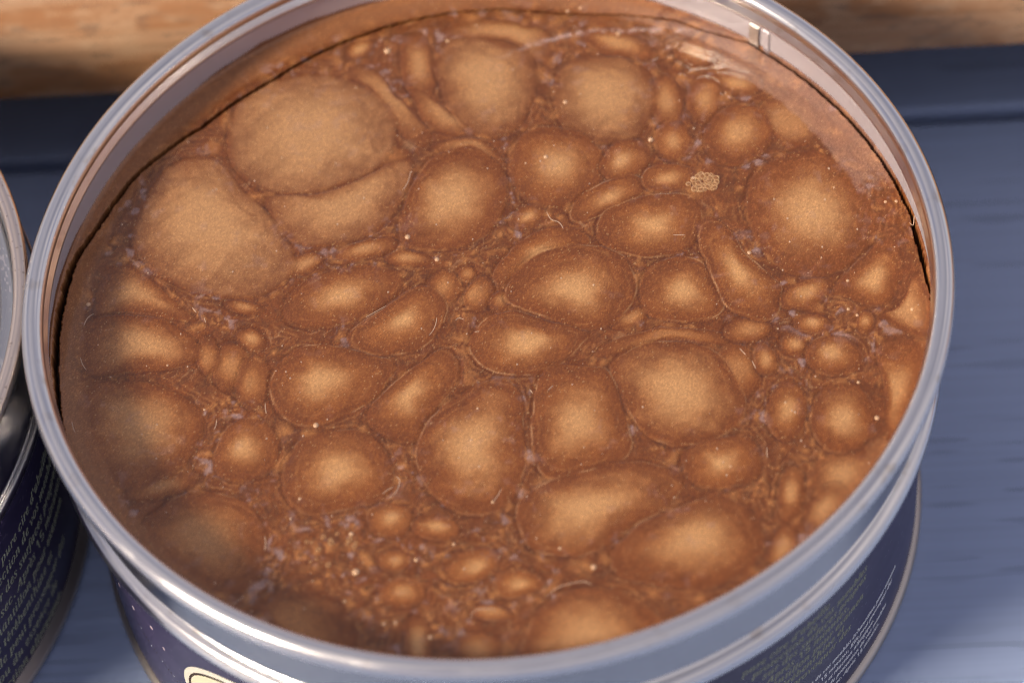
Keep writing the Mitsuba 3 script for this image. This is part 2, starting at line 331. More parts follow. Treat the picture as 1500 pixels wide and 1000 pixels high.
# ---------------------------------------------------------------- the wax
# cells of settled pigment, in millimetres on the wax: core x, core y, core size, core brightness, paleness, pale outline, outline x, y, x, y ...
CELLS = [
 (7.3,44.2,0.6,0.75,0.5,0.2,[-2.3,45.7,2.7,47.3,9.6,45.0,12.1,42.0,10.6,38.1,7.5,42.0,2.4,44.0]),
 (19.6,40.6,0.5,0.7,0.2,0.2,[25.0,37.6,23.7,36.9,21.0,37.5,17.9,39.1,15.6,41.1,15.0,42.7,16.3,43.4,19.1,42.8,22.2,41.2,24.4,39.2]),
 (29.3,37.5,0.5,0.55,0.2,0.1,[32.1,35.8,31.2,34.8,29.6,34.7,28.1,35.5,27.1,37.0,27.0,38.5,27.9,39.5,29.5,39.6,31.0,38.8,32.0,37.3]),
 (34.0,31.3,0.5,0.7,0.2,0.2,[37.4,30.1,36.5,29.2,34.6,29.1,32.5,29.8,30.9,31.1,30.6,32.5,31.5,33.5,33.4,33.6,35.5,32.9,37.0,31.5]),
 (25.0,29.7,0.5,0.6,0.4,0.2,[27.2,29.8,26.7,27.0,25.6,25.3,24.2,25.2,23.1,26.9,22.7,29.7,23.2,32.5,24.4,34.3,25.7,34.3,26.8,32.6]),
 (29.7,29.2,0.5,0.6,0.3,0.2,[31.9,28.3,30.9,26.2,29.4,25.3,28.0,25.8,27.2,27.7,27.4,30.1,28.4,32.3,30.0,33.3,31.4,32.7,32.1,30.8]),
 (-5.5,40.6,0.5,0.65,0.5,0.2,[-3.1,40.4,-3.5,36.9,-4.6,34.7,-6.1,34.6,-7.4,36.7,-8.0,40.3,-7.6,43.9,-6.5,46.2,-4.9,46.2,-3.7,44.0]),
 (-9.6,36.0,0.6,0.6,0.6,0.2,[-14.9,41.7,-11.4,40.9,-8.6,35.8,-5.6,31.0,-4.7,27.8,-6.6,27.1,-9.5,31.1,-11.7,36.3]),
 (-2.6,31.4,0.55,0.6,0.6,0.2,[-7.2,37.7,-3.6,34.1,0.3,29.5,1.0,27.5,-2.4,28.3,-4.8,29.8,-6.7,33.8]),
 (0.1,26.5,0.55,0.5,0.5,0.1,[-4.5,27.2,0.2,27.8,3.3,24.9,3.7,22.9,-0.0,25.8,-3.9,25.7]),
 (-12.8,44.3,0.5,0.8,0.2,0.2,[-10.8,45.0,-11.0,43.9,-11.9,43.0,-13.1,42.6,-14.3,42.8,-14.8,43.7,-14.6,44.7,-13.7,45.7,-12.5,46.1,-11.4,45.8]),
 (39.1,23.9,0.6,0.5,0.7,0,[43.2,21.1,41.5,19.9,39.2,20.5,37.2,22.5,36.3,25.3,36.8,27.7,38.6,28.9,40.9,28.3,42.9,26.2,43.8,23.5]),
 (24.9,23.1,0.4,0.65,0.2,0.3,[27.5,22.8,26.8,20.9,25.4,19.9,23.9,20.1,22.8,21.5,22.5,23.5,23.2,25.4,24.6,26.4,26.2,26.2,27.3,24.8]),
 (33.0,23.2,0.45,0.75,0.3,0.3,[37.7,25.2,37.5,22.1,35.6,19.3,32.9,17.9,30.2,18.5,28.7,20.7,28.8,23.8,30.7,26.6,33.5,28.0,36.2,27.5]),
 (-14.3,11.7,0.5,0.6,0.3,0,[-10.0,12.2,-10.7,11.1,-12.8,10.1,-15.4,9.7,-17.6,9.9,-18.5,10.8,-17.9,11.9,-15.8,12.9,-13.2,13.3,-10.9,13.1]),
 (-9.1,9.5,0.5,0.55,0.2,0,[-6.1,8.7,-6.8,8.0,-8.3,7.9,-10.2,8.4,-11.6,9.3,-12.0,10.2,-11.3,10.9,-9.8,11.0,-8.0,10.5,-6.6,9.6]),
 (-21.4,10.5,0.5,0.6,0.5,0.1,[-26.0,10.5,-23.8,11.9,-20.4,12.2,-19.0,10.9,-20.6,9.3,-23.6,8.4]),
 (-40.1,-19.9,0.5,0.45,0.2,0.1,[-35.2,-19.2,-36.0,-20.4,-38.3,-21.4,-41.2,-21.9,-43.8,-21.6,-44.9,-20.8,-44.1,-19.6,-41.8,-18.6,-38.9,-18.1,-36.3,-18.3]),
 (-2.0,2.7,0.5,0.35,0.0,0.2,[0.5,1.4,-0.6,0.3,-1.8,0.1,-2.7,1.0,-2.9,2.5,-2.4,4.1,-1.3,5.3,-0.1,5.4,0.8,4.6,1.0,3.0]),
 (-5.1,4.4,0.5,0.3,0.0,0.2,[-2.8,4.1,-3.4,2.6,-4.5,1.8,-5.8,1.9,-6.8,3.1,-7.1,4.7,-6.6,6.2,-5.4,7.1,-4.1,6.9,-3.1,5.7]),
 (-2.2,6.0,0.5,0.35,0,0.2,[-1.0,5.8,-1.3,5.0,-1.9,4.6,-2.6,4.7,-3.2,5.3,-3.3,6.2,-3.0,7.0,-2.4,7.4,-1.7,7.3,-1.2,6.7]),
 (1.8,1.7,0.5,0.4,0.0,0.5,[3.4,1.9,3.3,0.7,2.5,-0.2,1.4,-0.5,0.4,-0.1,-0.1,0.8,0.0,2.0,0.8,2.9,1.9,3.2,2.9,2.8]),
 (16.7,-3.3,0.5,0.4,0.1,0.2,[19.4,-2.3,19.1,-3.3,17.9,-4.4,16.2,-5.1,14.8,-5.1,14.1,-4.5,14.4,-3.5,15.6,-2.5,17.2,-1.8,18.7,-1.8]),
 (21.2,-6.6,0.5,0.25,0.2,0.5,[11.4,-8.5,14.4,-6.4,19.0,-5.4,24.2,-6.1,28.2,-7.7,28.9,-9.4,23.9,-8.2,19.1,-7.3,14.5,-8.4]),
 (28.1,-12.7,0.5,0.3,0.3,0.2,[30.3,-15.6,28.4,-17.2,26.3,-17.3,24.7,-15.8,24.2,-13.3,25.1,-10.6,27.0,-9.0,29.1,-8.9,30.7,-10.4,31.2,-13.0]),
 (30.4,-7.2,0.5,0.4,0.2,0.3,[33.3,-7.2,32.6,-8.3,31.0,-9.0,29.1,-8.9,27.7,-8.2,27.1,-7.0,27.8,-5.9,29.4,-5.3,31.3,-5.3,32.8,-6.1]),
 (5.9,13.8,0.45,0.7,0.1,0.3,[8.2,15.1,8.1,13.8,7.1,12.5,5.7,11.7,4.4,11.7,3.6,12.5,3.7,13.8,4.6,15.1,6.0,15.9,7.4,15.9]),
 (-28.8,-0.3,0.5,0.65,0.0,0.2,[-26.9,-1.3,-27.6,-2.1,-28.7,-2.1,-29.8,-1.5,-30.5,-0.3,-30.6,0.9,-29.9,1.6,-28.8,1.7,-27.6,1.0,-26.9,-0.2]),
 (-31.3,-3.7,0.5,0.35,0.0,0.1,[-28.9,-4.7,-29.7,-6.7,-31.2,-7.6,-32.6,-7.1,-33.6,-5.3,-33.6,-3.0,-32.8,-1.0,-31.4,-0.0,-29.9,-0.6,-28.9,-2.4]),
 (-29.2,-6.5,0.5,0.3,0.0,0.1,[-26.4,-7.4,-27.2,-9.5,-28.6,-10.5,-30.0,-10.0,-30.8,-8.2,-30.8,-5.8,-30.0,-3.6,-28.6,-2.6,-27.2,-3.1,-26.4,-4.9]),
 (-34.3,-2.7,0.5,0.3,0.0,0.1,[-32.3,-2.0,-32.6,-3.7,-33.5,-4.7,-34.5,-4.6,-35.3,-3.3,-35.5,-1.5,-35.2,0.2,-34.3,1.2,-33.3,1.1,-32.5,-0.1]),
 (-29.1,4.9,0.5,0.45,0.0,0.1,[-26.9,3.9,-27.5,3.4,-28.8,3.5,-30.3,4.1,-31.4,5.0,-31.7,5.9,-31.1,6.4,-29.8,6.4,-28.3,5.7,-27.2,4.8]),
 (31.9,-30.7,0.5,0.7,0.2,0.1,[33.6,-31.2,32.7,-33.4,31.6,-34.5,30.6,-34.3,30.1,-32.7,30.3,-30.4,31.1,-28.2,32.2,-27.0,33.2,-27.3,33.8,-28.9]),
 (38.0,-29.1,0.6,0.75,0.4,0.1,[41.9,-28.4,41.3,-30.6,39.3,-32.2,36.8,-32.6,34.8,-31.7,33.8,-29.8,34.5,-27.6,36.4,-25.9,38.9,-25.5,41.0,-26.4]),
 (35.5,-33.5,0.6,0.7,0.4,0,[37.2,-35.1,35.7,-36.9,34.1,-37.5,33.0,-36.6,32.8,-34.7,33.7,-32.5,35.2,-30.7,36.8,-30.1,37.9,-30.9,38.0,-32.9]),
 (29.8,-38.1,0.55,0.6,0.3,0,[31.2,-39.2,30.0,-41.0,28.7,-41.8,27.8,-41.2,27.6,-39.6,28.3,-37.4,29.5,-35.6,30.8,-34.8,31.7,-35.3,31.9,-37.0]),
 (-11.7,-45.3,0.5,0.85,0.3,0.2,[-10.0,-45.0,-10.3,-47.3,-11.1,-48.7,-12.2,-48.8,-13.2,-47.4,-13.7,-45.1,-13.4,-42.8,-12.6,-41.4,-11.5,-41.3,-10.5,-42.7]),
 (-5.4,-46.6,0.5,0.45,0.2,0.1,[-2.2,-47.2,-3.0,-48.6,-4.6,-49.3,-6.6,-49.1,-8.0,-47.9,-8.5,-46.3,-7.8,-44.9,-6.1,-44.1,-4.2,-44.4,-2.7,-45.5]),
 (-3.4,-42.2,0.5,0.45,0.2,0.4,[-0.8,-43.0,-1.4,-43.5,-2.8,-43.6,-4.3,-43.1,-5.5,-42.3,-5.8,-41.4,-5.2,-40.9,-3.8,-40.8,-2.3,-41.3,-1.1,-42.1]),
 (-13.1,-37.8,0.4,0.6,0.3,0.4,[-10.4,-38.4,-11.0,-39.7,-12.4,-40.3,-14.1,-40.1,-15.4,-39.1,-15.9,-37.6,-15.2,-36.3,-13.8,-35.6,-12.1,-35.9,-10.8,-36.9]),
 (-13.7,-28.0,0.35,0.85,0.2,0.4,[-10.9,-28.5,-11.5,-30.0,-13.0,-30.8,-14.8,-30.5,-16.2,-29.4,-16.6,-27.7,-16.0,-26.2,-14.5,-25.4,-12.7,-25.7,-11.3,-26.8]),
 (-8.6,-29.9,0.4,0.8,0.2,0.3,[-5.7,-30.7,-6.4,-31.6,-8.0,-31.9,-9.8,-31.5,-11.1,-30.4,-11.5,-29.2,-10.8,-28.3,-9.3,-28.0,-7.5,-28.4,-6.1,-29.4]),
 (-13.7,-33.7,0.4,0.6,0.3,0.3,[-11.6,-34.0,-12.1,-34.8,-13.2,-35.3,-14.5,-35.1,-15.5,-34.4,-15.9,-33.4,-15.4,-32.5,-14.3,-32.1,-13.0,-32.3,-11.9,-33.0]),
 (-4.5,-36.0,0.35,0.85,0.2,0.3,[-8.5,-34.7,-6.0,-33.2,-2.6,-33.5,-1.6,-35.6,-3.7,-37.5,-6.9,-37.9,-8.5,-36.6]),
 (-0.1,-38.9,0.35,0.9,0.2,0.4,[-2.8,-37.9,-0.5,-36.7,2.5,-37.8,3.0,-39.4,0.7,-40.5,-2.1,-40.2]),
 (-19.9,31.2,0.72,0.95,0.8,0.1,[-30.5,30.6,-28.8,37.8,-24.6,40.8,-18.0,41.0,-12.1,37.7,-8.9,31.3,-10.8,24.8,-16.5,22.1,-22.5,21.3,-28.3,24.6]),
 (-16.3,19.0,0.62,0.85,0.75,0.15,[-26.1,21.3,-21.6,21.4,-15.6,22.4,-10.4,24.7,-7.3,24.9,-7.8,20.8,-10.8,15.7,-15.3,13.2,-21.2,13.0,-24.6,16.1]),
 (-33.2,19.3,0.66,0.95,0.75,0.25,[-42.7,16.9,-40.9,23.7,-37.2,29.0,-32.3,28.9,-29.0,24.2,-25.0,17.9,-22.8,12.1,-23.8,8.0,-29.1,6.1,-35.6,8.2,-40.4,12.0]),
 (-42.5,9.1,0.55,0.7,0.4,0.35,[-46.9,11.2,-45.9,13.3,-43.1,13.5,-40.3,10.9,-37.4,6.8,-35.0,3.6,-38.1,4.4,-42.0,5.6,-45.4,6.3,-47.7,6.6]),
 (-41.5,0.7,0.5,0.85,0.4,0.35,[-49.9,1.2,-49.3,4.3,-47.3,6.1,-44.3,6.2,-40.4,5.1,-37.3,3.4,-34.9,0.4,-34.8,-2.0,-37.2,-3.2,-42.2,-3.2,-47.8,-2.9,-49.3,-1.7]),
 (-41.5,-10.5,0.5,0.65,0.4,0.2,[-48.3,-3.7,-42.2,-4.3,-38.3,-6.0,-35.3,-8.8,-34.4,-12.2,-35.9,-15.6,-38.8,-19.1,-43.6,-20.3,-47.6,-17.9,-49.8,-13.0,-49.8,-7.6]),
 (2.9,37.3,0.6,0.95,0.7,0.15,[-3.0,42.6,1.6,44.5,7.5,42.2,9.5,37.7,8.5,31.8,5.3,27.5,1.0,27.6,-2.1,31.7,-3.4,37.3]),
 (17.0,32.1,0.6,0.95,0.7,0.2,[10.7,31.7,11.7,36.4,15.1,38.8,20.4,37.9,23.8,33.7,23.1,27.8,20.4,24.1,16.1,23.8,12.1,26.7]),
 (-3.0,18.1,0.5,0.95,0.5,0.4,[-10.0,14.5,-8.1,20.5,-4.8,25.2,0.0,26.2,3.8,22.0,3.6,16.0,0.6,11.3,-4.7,10.0,-8.9,11.1]),
 (10.5,21.5,0.4,0.9,0.4,0.35,[4.2,21.7,5.6,26.2,9.2,28.2,13.9,26.1,16.4,21.2,14.6,16.3,10.0,14.7,5.8,16.5]),
 (18.1,20.8,0.42,0.85,0.2,0.5,[15.5,20.0,16.9,23.4,20.0,24.4,22.3,22.6,21.2,19.2,17.5,17.5]),
 (16.2,15.3,0.38,0.8,0.2,0.7,[11.0,13.6,13.4,16.7,18.4,18.6,21.0,17.2,19.4,14.5,14.8,12.5,11.8,11.8]),
 (23.4,17.4,0.42,0.75,0.1,0.5,[27.5,17.2,26.7,15.8,24.8,15.0,22.5,15.1,20.7,16.0,20.1,17.5,20.9,18.9,22.8,19.7,25.1,19.6,26.9,18.6]),
 (21.0,10.1,0.36,0.9,0.15,0.6,[13.9,9.9,15.1,13.2,19.3,14.9,24.3,14.9,27.1,12.5,26.6,8.0,23.1,5.3,18.2,5.5,15.1,7.4]),
 (40.0,9.7,0.5,1.0,0.45,0.35,[32.3,10.6,33.5,15.5,36.6,18.4,41.0,19.2,45.4,16.4,47.8,10.5,47.3,4.9,44.4,1.1,39.7,-0.6,35.6,0.9,33.2,5.1]),
 (6.8,8.2,0.36,0.85,0.1,0.6,[0.7,4.4,2.0,7.6,4.8,10.4,8.7,11.7,12.1,10.8,13.0,8.5,7.6,7.4,3.1,4.1]),
 (10.6,1.7,0.42,1.0,0.3,0.7,[2.2,1.1,3.4,5.3,6.8,8.2,10.2,8.7,13.3,8.3,16.1,6.9,18.2,2.6,17.1,-1.6,13.9,-4.4,9.7,-4.0,5.9,-1.5]),
 (23.4,-0.3,0.42,0.95,0.2,0.8,[18.1,-0.2,19.4,3.5,22.7,5.2,25.5,4.3,27.7,0.7,28.1,-3.2,26.1,-5.0,21.9,-4.9,18.9,-3.4]),
 (30.3,1.5,0.36,0.85,0.1,0.7,[26.4,9.3,28.3,10.8,30.2,8.2,31.4,5.0,33.4,1.7,35.1,-0.9,35.1,-2.6,33.7,-5.9,30.9,-5.8,28.2,-3.8,27.2,-0.3,26.3,4.0]),
 (46.1,-2.1,0.42,0.95,0.2,0.4,[40.8,-3.0,42.8,-0.1,46.1,2.7,49.1,4.1,49.8,0.4,48.6,-3.4,47.0,-5.7,44.7,-5.9,41.8,-3.9]),
 (38.0,-2.8,0.45,0.7,0.1,0.3,[34.5,-4.3,36.4,-1.1,40.0,-0.5,41.1,-2.1,39.6,-4.3,37.6,-5.3]),
 (37.8,-7.3,0.42,0.7,0.1,0.4,[40.2,-7.9,39.5,-8.7,38.2,-9.0,36.8,-8.6,35.7,-7.8,35.5,-6.8,36.1,-5.9,37.4,-5.6,38.9,-6.0,39.9,-6.8]),
 (35.3,-10.0,0.42,0.65,0.1,0.4,[36.9,-10.3,36.5,-11.3,35.5,-11.8,34.4,-11.6,33.7,-10.9,33.5,-9.8,33.9,-8.9,34.9,-8.4,36.0,-8.6,36.8,-9.3]),
 (31.7,-11.7,0.42,0.6,0.1,0.4,[33.1,-11.3,33.0,-12.9,32.3,-14.0,31.4,-14.2,30.5,-13.5,30.1,-12.1,30.2,-10.5,30.8,-9.4,31.8,-9.2,32.6,-9.9]),
 (44.0,-7.9,0.42,0.55,0.1,0.3,[45.3,-8.2,44.9,-9.2,44.1,-9.8,43.4,-9.7,42.8,-8.9,42.8,-7.8,43.2,-6.8,43.9,-6.2,44.7,-6.4,45.2,-7.1]),
 (39.5,-12.0,0.42,0.85,0.2,0.5,[42.9,-13.4,41.8,-14.9,39.8,-15.5,37.8,-14.8,36.4,-13.2,36.2,-11.2,37.3,-9.7,39.3,-9.2,41.4,-9.8,42.7,-11.5]),
 (48.9,-6.6,0.55,0.75,0.5,0.1,[45.9,-7.5,48.3,-5.8,51.2,-1.5,52.2,-5.2,51.6,-10.3,49.3,-11.2,47.7,-9.5]),
 (45.8,-18.2,0.42,0.75,0.3,0.1,[44.7,-11.6,47.5,-10.6,50.3,-11.9,50.0,-15.2,47.5,-21.6,44.6,-26.5,43.8,-24.7,44.5,-17.8]),
 (33.2,-19.3,0.4,0.75,0.15,0.4,[35.5,-20.2,34.4,-22.6,32.9,-23.8,31.4,-23.4,30.6,-21.5,30.7,-18.9,31.8,-16.4,33.3,-15.2,34.8,-15.6,35.6,-17.5]),
 (39.3,-21.5,0.45,0.95,0.4,0.5,[43.2,-21.7,41.9,-24.6,39.7,-26.1,37.3,-25.8,35.7,-23.7,35.4,-20.6,36.6,-17.8,38.8,-16.2,41.3,-16.5,42.9,-18.7]),
 (20.8,-14.8,0.58,0.95,0.4,0.6,[13.3,-10.6,14.8,-8.6,17.7,-7.4,21.0,-7.4,25.0,-8.7,27.3,-11.6,28.6,-16.5,27.7,-20.3,24.0,-22.4,20.8,-22.9,17.9,-21.9,15.1,-18.1,13.9,-14.3]),
 (4.0,-5.4,0.4,1.0,0.2,0.8,[-2.6,-3.5,-0.5,-0.9,3.4,-0.4,7.1,-2.3,11.0,-4.4,11.1,-6.0,8.1,-9.0,4.4,-10.2,0.3,-9.4,-2.0,-7.6,-3.1,-5.6]),
 (-10.4,0.2,0.34,0.95,0.2,0.7,[-17.2,-1.1,-13.5,2.0,-9.9,4.3,-6.8,4.9,-4.8,2.8,-4.9,0.1,-6.6,-2.8,-8.6,-4.6,-12.5,-4.9,-16.0,-3.8]),
 (-17.4,4.9,0.42,0.9,0.25,0.3,[-24.8,3.5,-23.2,6.7,-19.8,8.8,-14.7,9.4,-10.5,8.0,-9.9,5.1,-13.6,2.0,-17.8,0.3,-22.9,0.8]),
 (-10.6,-11.1,0.36,0.9,0.25,0.4,[-15.5,-13.8,-14.1,-10.8,-9.9,-7.2,-6.2,-4.7,-4.4,-6.0,-4.5,-10.1,-8.2,-14.8,-10.2,-17.9,-13.4,-16.8]),
 (8.8,-17.5,0.44,0.9,0.4,0.7,[3.5,-16.1,5.6,-9.5,9.2,-9.2,12.4,-9.9,13.8,-11.7,14.3,-16.2,14.9,-20.3,14.0,-23.2,10.7,-25.1,5.9,-25.4,3.3,-23.1]),
 (-3.6,-19.0,0.5,0.95,0.4,0.6,[-10.4,-19.0,-9.2,-15.7,-6.8,-13.1,-3.1,-10.8,0.3,-9.9,2.5,-11.7,2.9,-15.4,2.6,-20.4,1.1,-26.6,-2.3,-28.9,-6.9,-27.8,-10.1,-23.1]),
 (-20.8,-7.4,0.4,0.95,0.25,0.7,[-26.8,-8.8,-26.3,-5.4,-23.7,-2.5,-20.0,-2.0,-14.8,-4.1,-11.6,-6.0,-12.5,-8.9,-15.3,-11.7,-19.4,-13.5,-23.4,-13.7,-25.9,-11.6]),
 (-19.4,-20.7,0.42,0.9,0.25,0.5,[-25.9,-20.9,-24.8,-17.0,-21.9,-14.8,-17.7,-14.7,-14.6,-16.5,-12.9,-20.6,-13.6,-24.5,-17.0,-26.0,-21.7,-26.7,-24.9,-24.9]),
 (-30.6,-15.7,0.42,0.85,0.2,0.4,[-33.7,-16.2,-32.6,-13.0,-29.8,-11.4,-26.8,-12.8,-25.8,-16.6,-27.2,-19.8,-30.9,-20.7,-33.4,-19.2]),
 (-35.2,-28.0,0.5,0.45,0.4,0.6,[-42.5,-25.4,-40.6,-23.0,-37.7,-21.3,-34.5,-21.3,-30.7,-22.8,-28.3,-26.0,-27.9,-29.5,-28.6,-33.3,-31.0,-35.6,-34.4,-35.1,-38.2,-32.0,-41.3,-28.3]),
 (8.6,-29.8,0.55,0.95,0.35,0.7,[0.3,-29.3,1.3,-27.2,4.8,-25.2,9.7,-24.3,14.9,-24.0,18.2,-25.3,20.0,-27.3,18.1,-30.4,13.3,-33.2,9.0,-35.7,5.1,-35.8,1.7,-34.3,0.6,-32.0]),
 (24.5,-25.6,0.38,0.95,0.25,0.4,[20.0,-24.8,21.2,-22.8,24.5,-21.8,28.2,-22.3,29.4,-25.1,28.1,-28.5,24.3,-29.3,20.8,-27.9]),
 (20.2,-35.6,0.52,0.9,0.4,0.5,[10.5,-36.3,13.7,-32.8,19.3,-30.6,22.2,-29.9,25.4,-30.8,27.5,-33.1,28.1,-36.3,26.8,-39.7,23.3,-41.7,19.5,-42.2,15.1,-41.0,10.9,-39.1]),
 (6.8,-46.4,0.55,0.8,0.4,0.5,[-1.3,-48.7,0.0,-45.1,2.1,-42.0,5.9,-40.2,9.8,-40.6,13.5,-42.8,15.8,-46.3,14.5,-48.8,9.4,-50.1,3.4,-50.2]),
 (-25.6,-40.7,0.6,0.25,0.2,0.1,[-29.9,-37.0,-26.1,-35.9,-21.6,-37.4,-18.7,-41.2,-19.3,-45.1,-23.4,-43.7,-27.9,-40.4]),
]
CRACK = [(353,52.6,0.02),(358,52.2,0.32),(4,52.2,0.48),(6,52.2,0.40),(8,53.4,0.24),(14,53.1,0.32),(20,53.2,0.40),(28,53.1,0.40),(36,53.1,0.40),(45,53.1,0.32),(47,52.2,0.12),(53,51.2,0.16),(57,51.2,0.12),(73,48.3,0.08),(83,48.8,0.12),(90,48.9,0.20),(97,48.7,0.32),(108,48.3,0.40),(121,47.5,0.40),(134,47.9,0.48),(147,50.3,0.56),(156,50.9,0.64),(164,52.1,0.72),(171,52.1,0.72),(179,52.2,0.64),(185,52.2,0.56),(190,52.4,0.32),(194,52.2,0.02)]
BUBBLES = [(-8.9,12.7,0.56),(-5.6,8.7,0.48),(12.4,31.4,0.48),(9.1,22.8,0.48),(-21.6,-13.8,0.56),(14.3,46.8,0.40),(16.0,47.1,0.40),(20.3,41.9,0.48),(26.7,16.7,0.48),(-48.2,8.0,0.48),(-9.3,43.5,0.72),(-18.4,-29.5,0.48),(-18.2,-34.7,0.72),(42.9,-1.7,0.32),(43.2,-6.9,0.32),(42.3,-5.9,0.32),(31.9,4.2,0.40),(43.5,12.7,0.24),(50.6,9.5,0.32),(49.3,9.6,0.32),(49.7,-7.0,0.32),(25.5,-26.3,0.24),(-2.6,-14.1,0.24),(-1.5,44.1,0.40),(6.5,22.2,0.24),(12.8,2.0,0.24),(-3.7,-18.5,0.20),(22.3,23.7,0.56),(-24.0,-23.9,0.32),(-14.2,-42.0,0.40),(-15.5,-42.0,0.40),(-10.5,-44.4,0.48),(5.0,-34.7,0.32),(8.5,-37.7,0.56),(-2.0,-27.4,0.32),(-37.5,-23.4,1.12),(-13.6,-23.1,0.80),(43.1,-21.9,0.48),(41.8,-16.6,0.32),(-6.9,-32.5,0.32),(33.0,-18.3,0.24),(-38.8,-2.6,0.24),(-34.6,-9.7,0.24),(-19.7,-38.4,0.32),(-11.3,-34.0,0.40)]
FIBRES = [[(-9.0,20.1),(-8.2,21.5),(-7.8,23.0)],[(8.3,14.2),(8.8,12.8),(9.6,12.3),(10.1,11.1)],[(52.9,7.3),(52.3,6.5),(52.0,5.5),(51.6,6.0)],[(-48.8,4.7),(-48.2,6.0),(-47.5,6.4)],[(-49.2,0.1),(-49.0,-0.9),(-48.5,-1.9)],[(-50.3,-9.1),(-50.2,-10.0),(-49.9,-10.9)],[(-27.4,-9.7),(-27.4,-10.7),(-27.3,-11.3)],[(-33.6,-12.8),(-33.3,-12.1),(-33.2,-11.3)],[(-13.4,-24.9),(-12.7,-24.1),(-12.4,-23.0),(-12.8,-22.3)],[(-14.5,-24.6),(-13.9,-24.1),(-13.1,-23.7)],[(-28.3,-28.4),(-28.2,-29.5),(-28.4,-30.4)],[(-32.4,-37.2),(-31.6,-36.7),(-30.9,-36.1)],[(5.8,-12.7),(6.5,-12.1)],[(4.0,-12.8),(3.7,-12.2)],[(-35.6,5.7),(-35.1,4.8)],[(-34.2,3.9),(-34.0,3.1)],[(-14.8,1.2),(-13.9,1.7),(-12.2,2.6)],[(-7.5,-2.7),(-6.7,-1.6),(-6.3,-0.1)],[(28.8,-9.8),(29.4,-10.9)],[(30.0,-11.8),(30.3,-13.0)],[(30.0,-24.2),(29.8,-25.7)],[(2.8,-41.0),(4.6,-39.7),(6.8,-39.4),(8.0,-40.0)],[(-4.1,-0.9),(-3.7,-0.6),(-3.1,-0.9)],[(-2.0,-2.9),(-1.4,-2.9)],[(23.1,8.2),(24.6,8.0)],[(-5.8,-42.5),(-4.9,-41.5),(-2.8,-41.8)],[(-0.8,-25.7),(-1.6,-27.0),(-2.2,-27.6)]]

WZ = -6.8          # the level of the wax
from scipy.interpolate import CubicSpline
from scipy.spatial import cKDTree
H = 0.125
n_ = int(2 * 53.0 / H) + 1
ax = np.linspace(-53.0, 53.0, n_)
X, Y = np.meshgrid(ax, ax, indexing="xy")
RR, TH = np.hypot(X, Y), np.degrees(np.arctan2(Y, X)) % 360
def nz(s, seed, o=3, x=X, y=Y):
    return meshkit.fbm(np.stack([x * s + 91, y * s + 37, np.full_like(x, 0.37 + seed)], -1), o, seed)
def sst(a, b, x):
    t = np.clip((x - a) / (b - a), 0, 1); return t * t * (3 - 2 * t)
def blend(c, to, w):
    return c * (1 - w[..., None]) + np.asarray(to) * w[..., None]
wx, wy = nz(0.35, 3) - 0.5, nz(0.35, 4) - 0.5
fx, fy = nz(1.6, 5, 2) - 0.5, nz(1.6, 6, 2) - 0.5
XW, YW = X + wx * 1.3 + fx * 0.22, Y + wy * 1.3 + fy * 0.22

# between the cells: a dark, streaky ground with small broken cells
VALLEY, MID, CORE, PALE = np.array([0.096, 0.0255, 0.0066]), np.array([0.158, 0.045, 0.0112]), np.array([0.515, 0.280, 0.116]), np.array([0.36, 0.194, 0.090])
BODY = np.array([0.170, 0.050, 0.0125])
flow = nz(0.55, 8, 4, X + wx * 5, Y + wy * 5)
col = blend(np.broadcast_to(VALLEY, X.shape + (3,)).copy(), MID, 0.25 + 0.75 * sst(0.30, 0.68, flow))
seeds = rng.uniform(-53, 53, (1500, 2))
for zx, zy, zr, zn in ((-13, -33, 15, 150), (-31, -2, 9, 70), (38, -6, 9, 70), (-4, 5, 6, 40), (33, -27, 9, 50)):     # patches of much smaller cells
    a_, r_ = rng.uniform(0, 2 * PI, zn), zr * np.sqrt(rng.random(zn))
    seeds = np.vstack([seeds, np.column_stack([zx + r_ * np.cos(a_), zy + r_ * np.sin(a_)])])
dd, _ = cKDTree(seeds).query(np.stack([X + wx * 4.0 + fx * 0.8, Y + wy * 4.0 + fy * 0.8], -1), k=2)
size = (dd[..., 0] + dd[..., 1]) / 2
small = sst(0.95, 0.10, dd[..., 0] / np.maximum(size, 0.2)) * np.clip(sst(0.35, 0.52, nz(0.30, 12, 2)) + 0.30 * sst(22, 10, np.hypot((X + 14) * 0.8, Y + 33)), 0, 1)
col = blend(col, [0.36, 0.15, 0.048], small * 0.85)
col = blend(col, [0.40, 0.22, 0.11], 0.5 * np.exp(-((dd[..., 1] - dd[..., 0]) / 0.07) ** 2) * sst(0.5, 0.7, nz(0.5, 13, 2)))
ridges = 1 - np.abs(2 * nz(0.8, 21, 3, X + wx * 6, Y + wy * 6) - 1)
col = blend(col, [0.085, 0.030, 0.012], 0.55 * sst(0.90, 0.99, ridges))
height = 0.06 * (nz(0.5, 31, 3) - 0.5) + 0.05 * small
rough_zone = sst(24, 8, np.hypot((X + 16) * 0.8, Y + 33))                # the broken, bubbly patch near the front left
height += rough_zone * 0.32 * (nz(0.45, 33, 3) - 0.5)
ids = np.full(X.shape, -1)
dist = np.full(X.shape, 9.0)                                            # how far outside the nearest cell
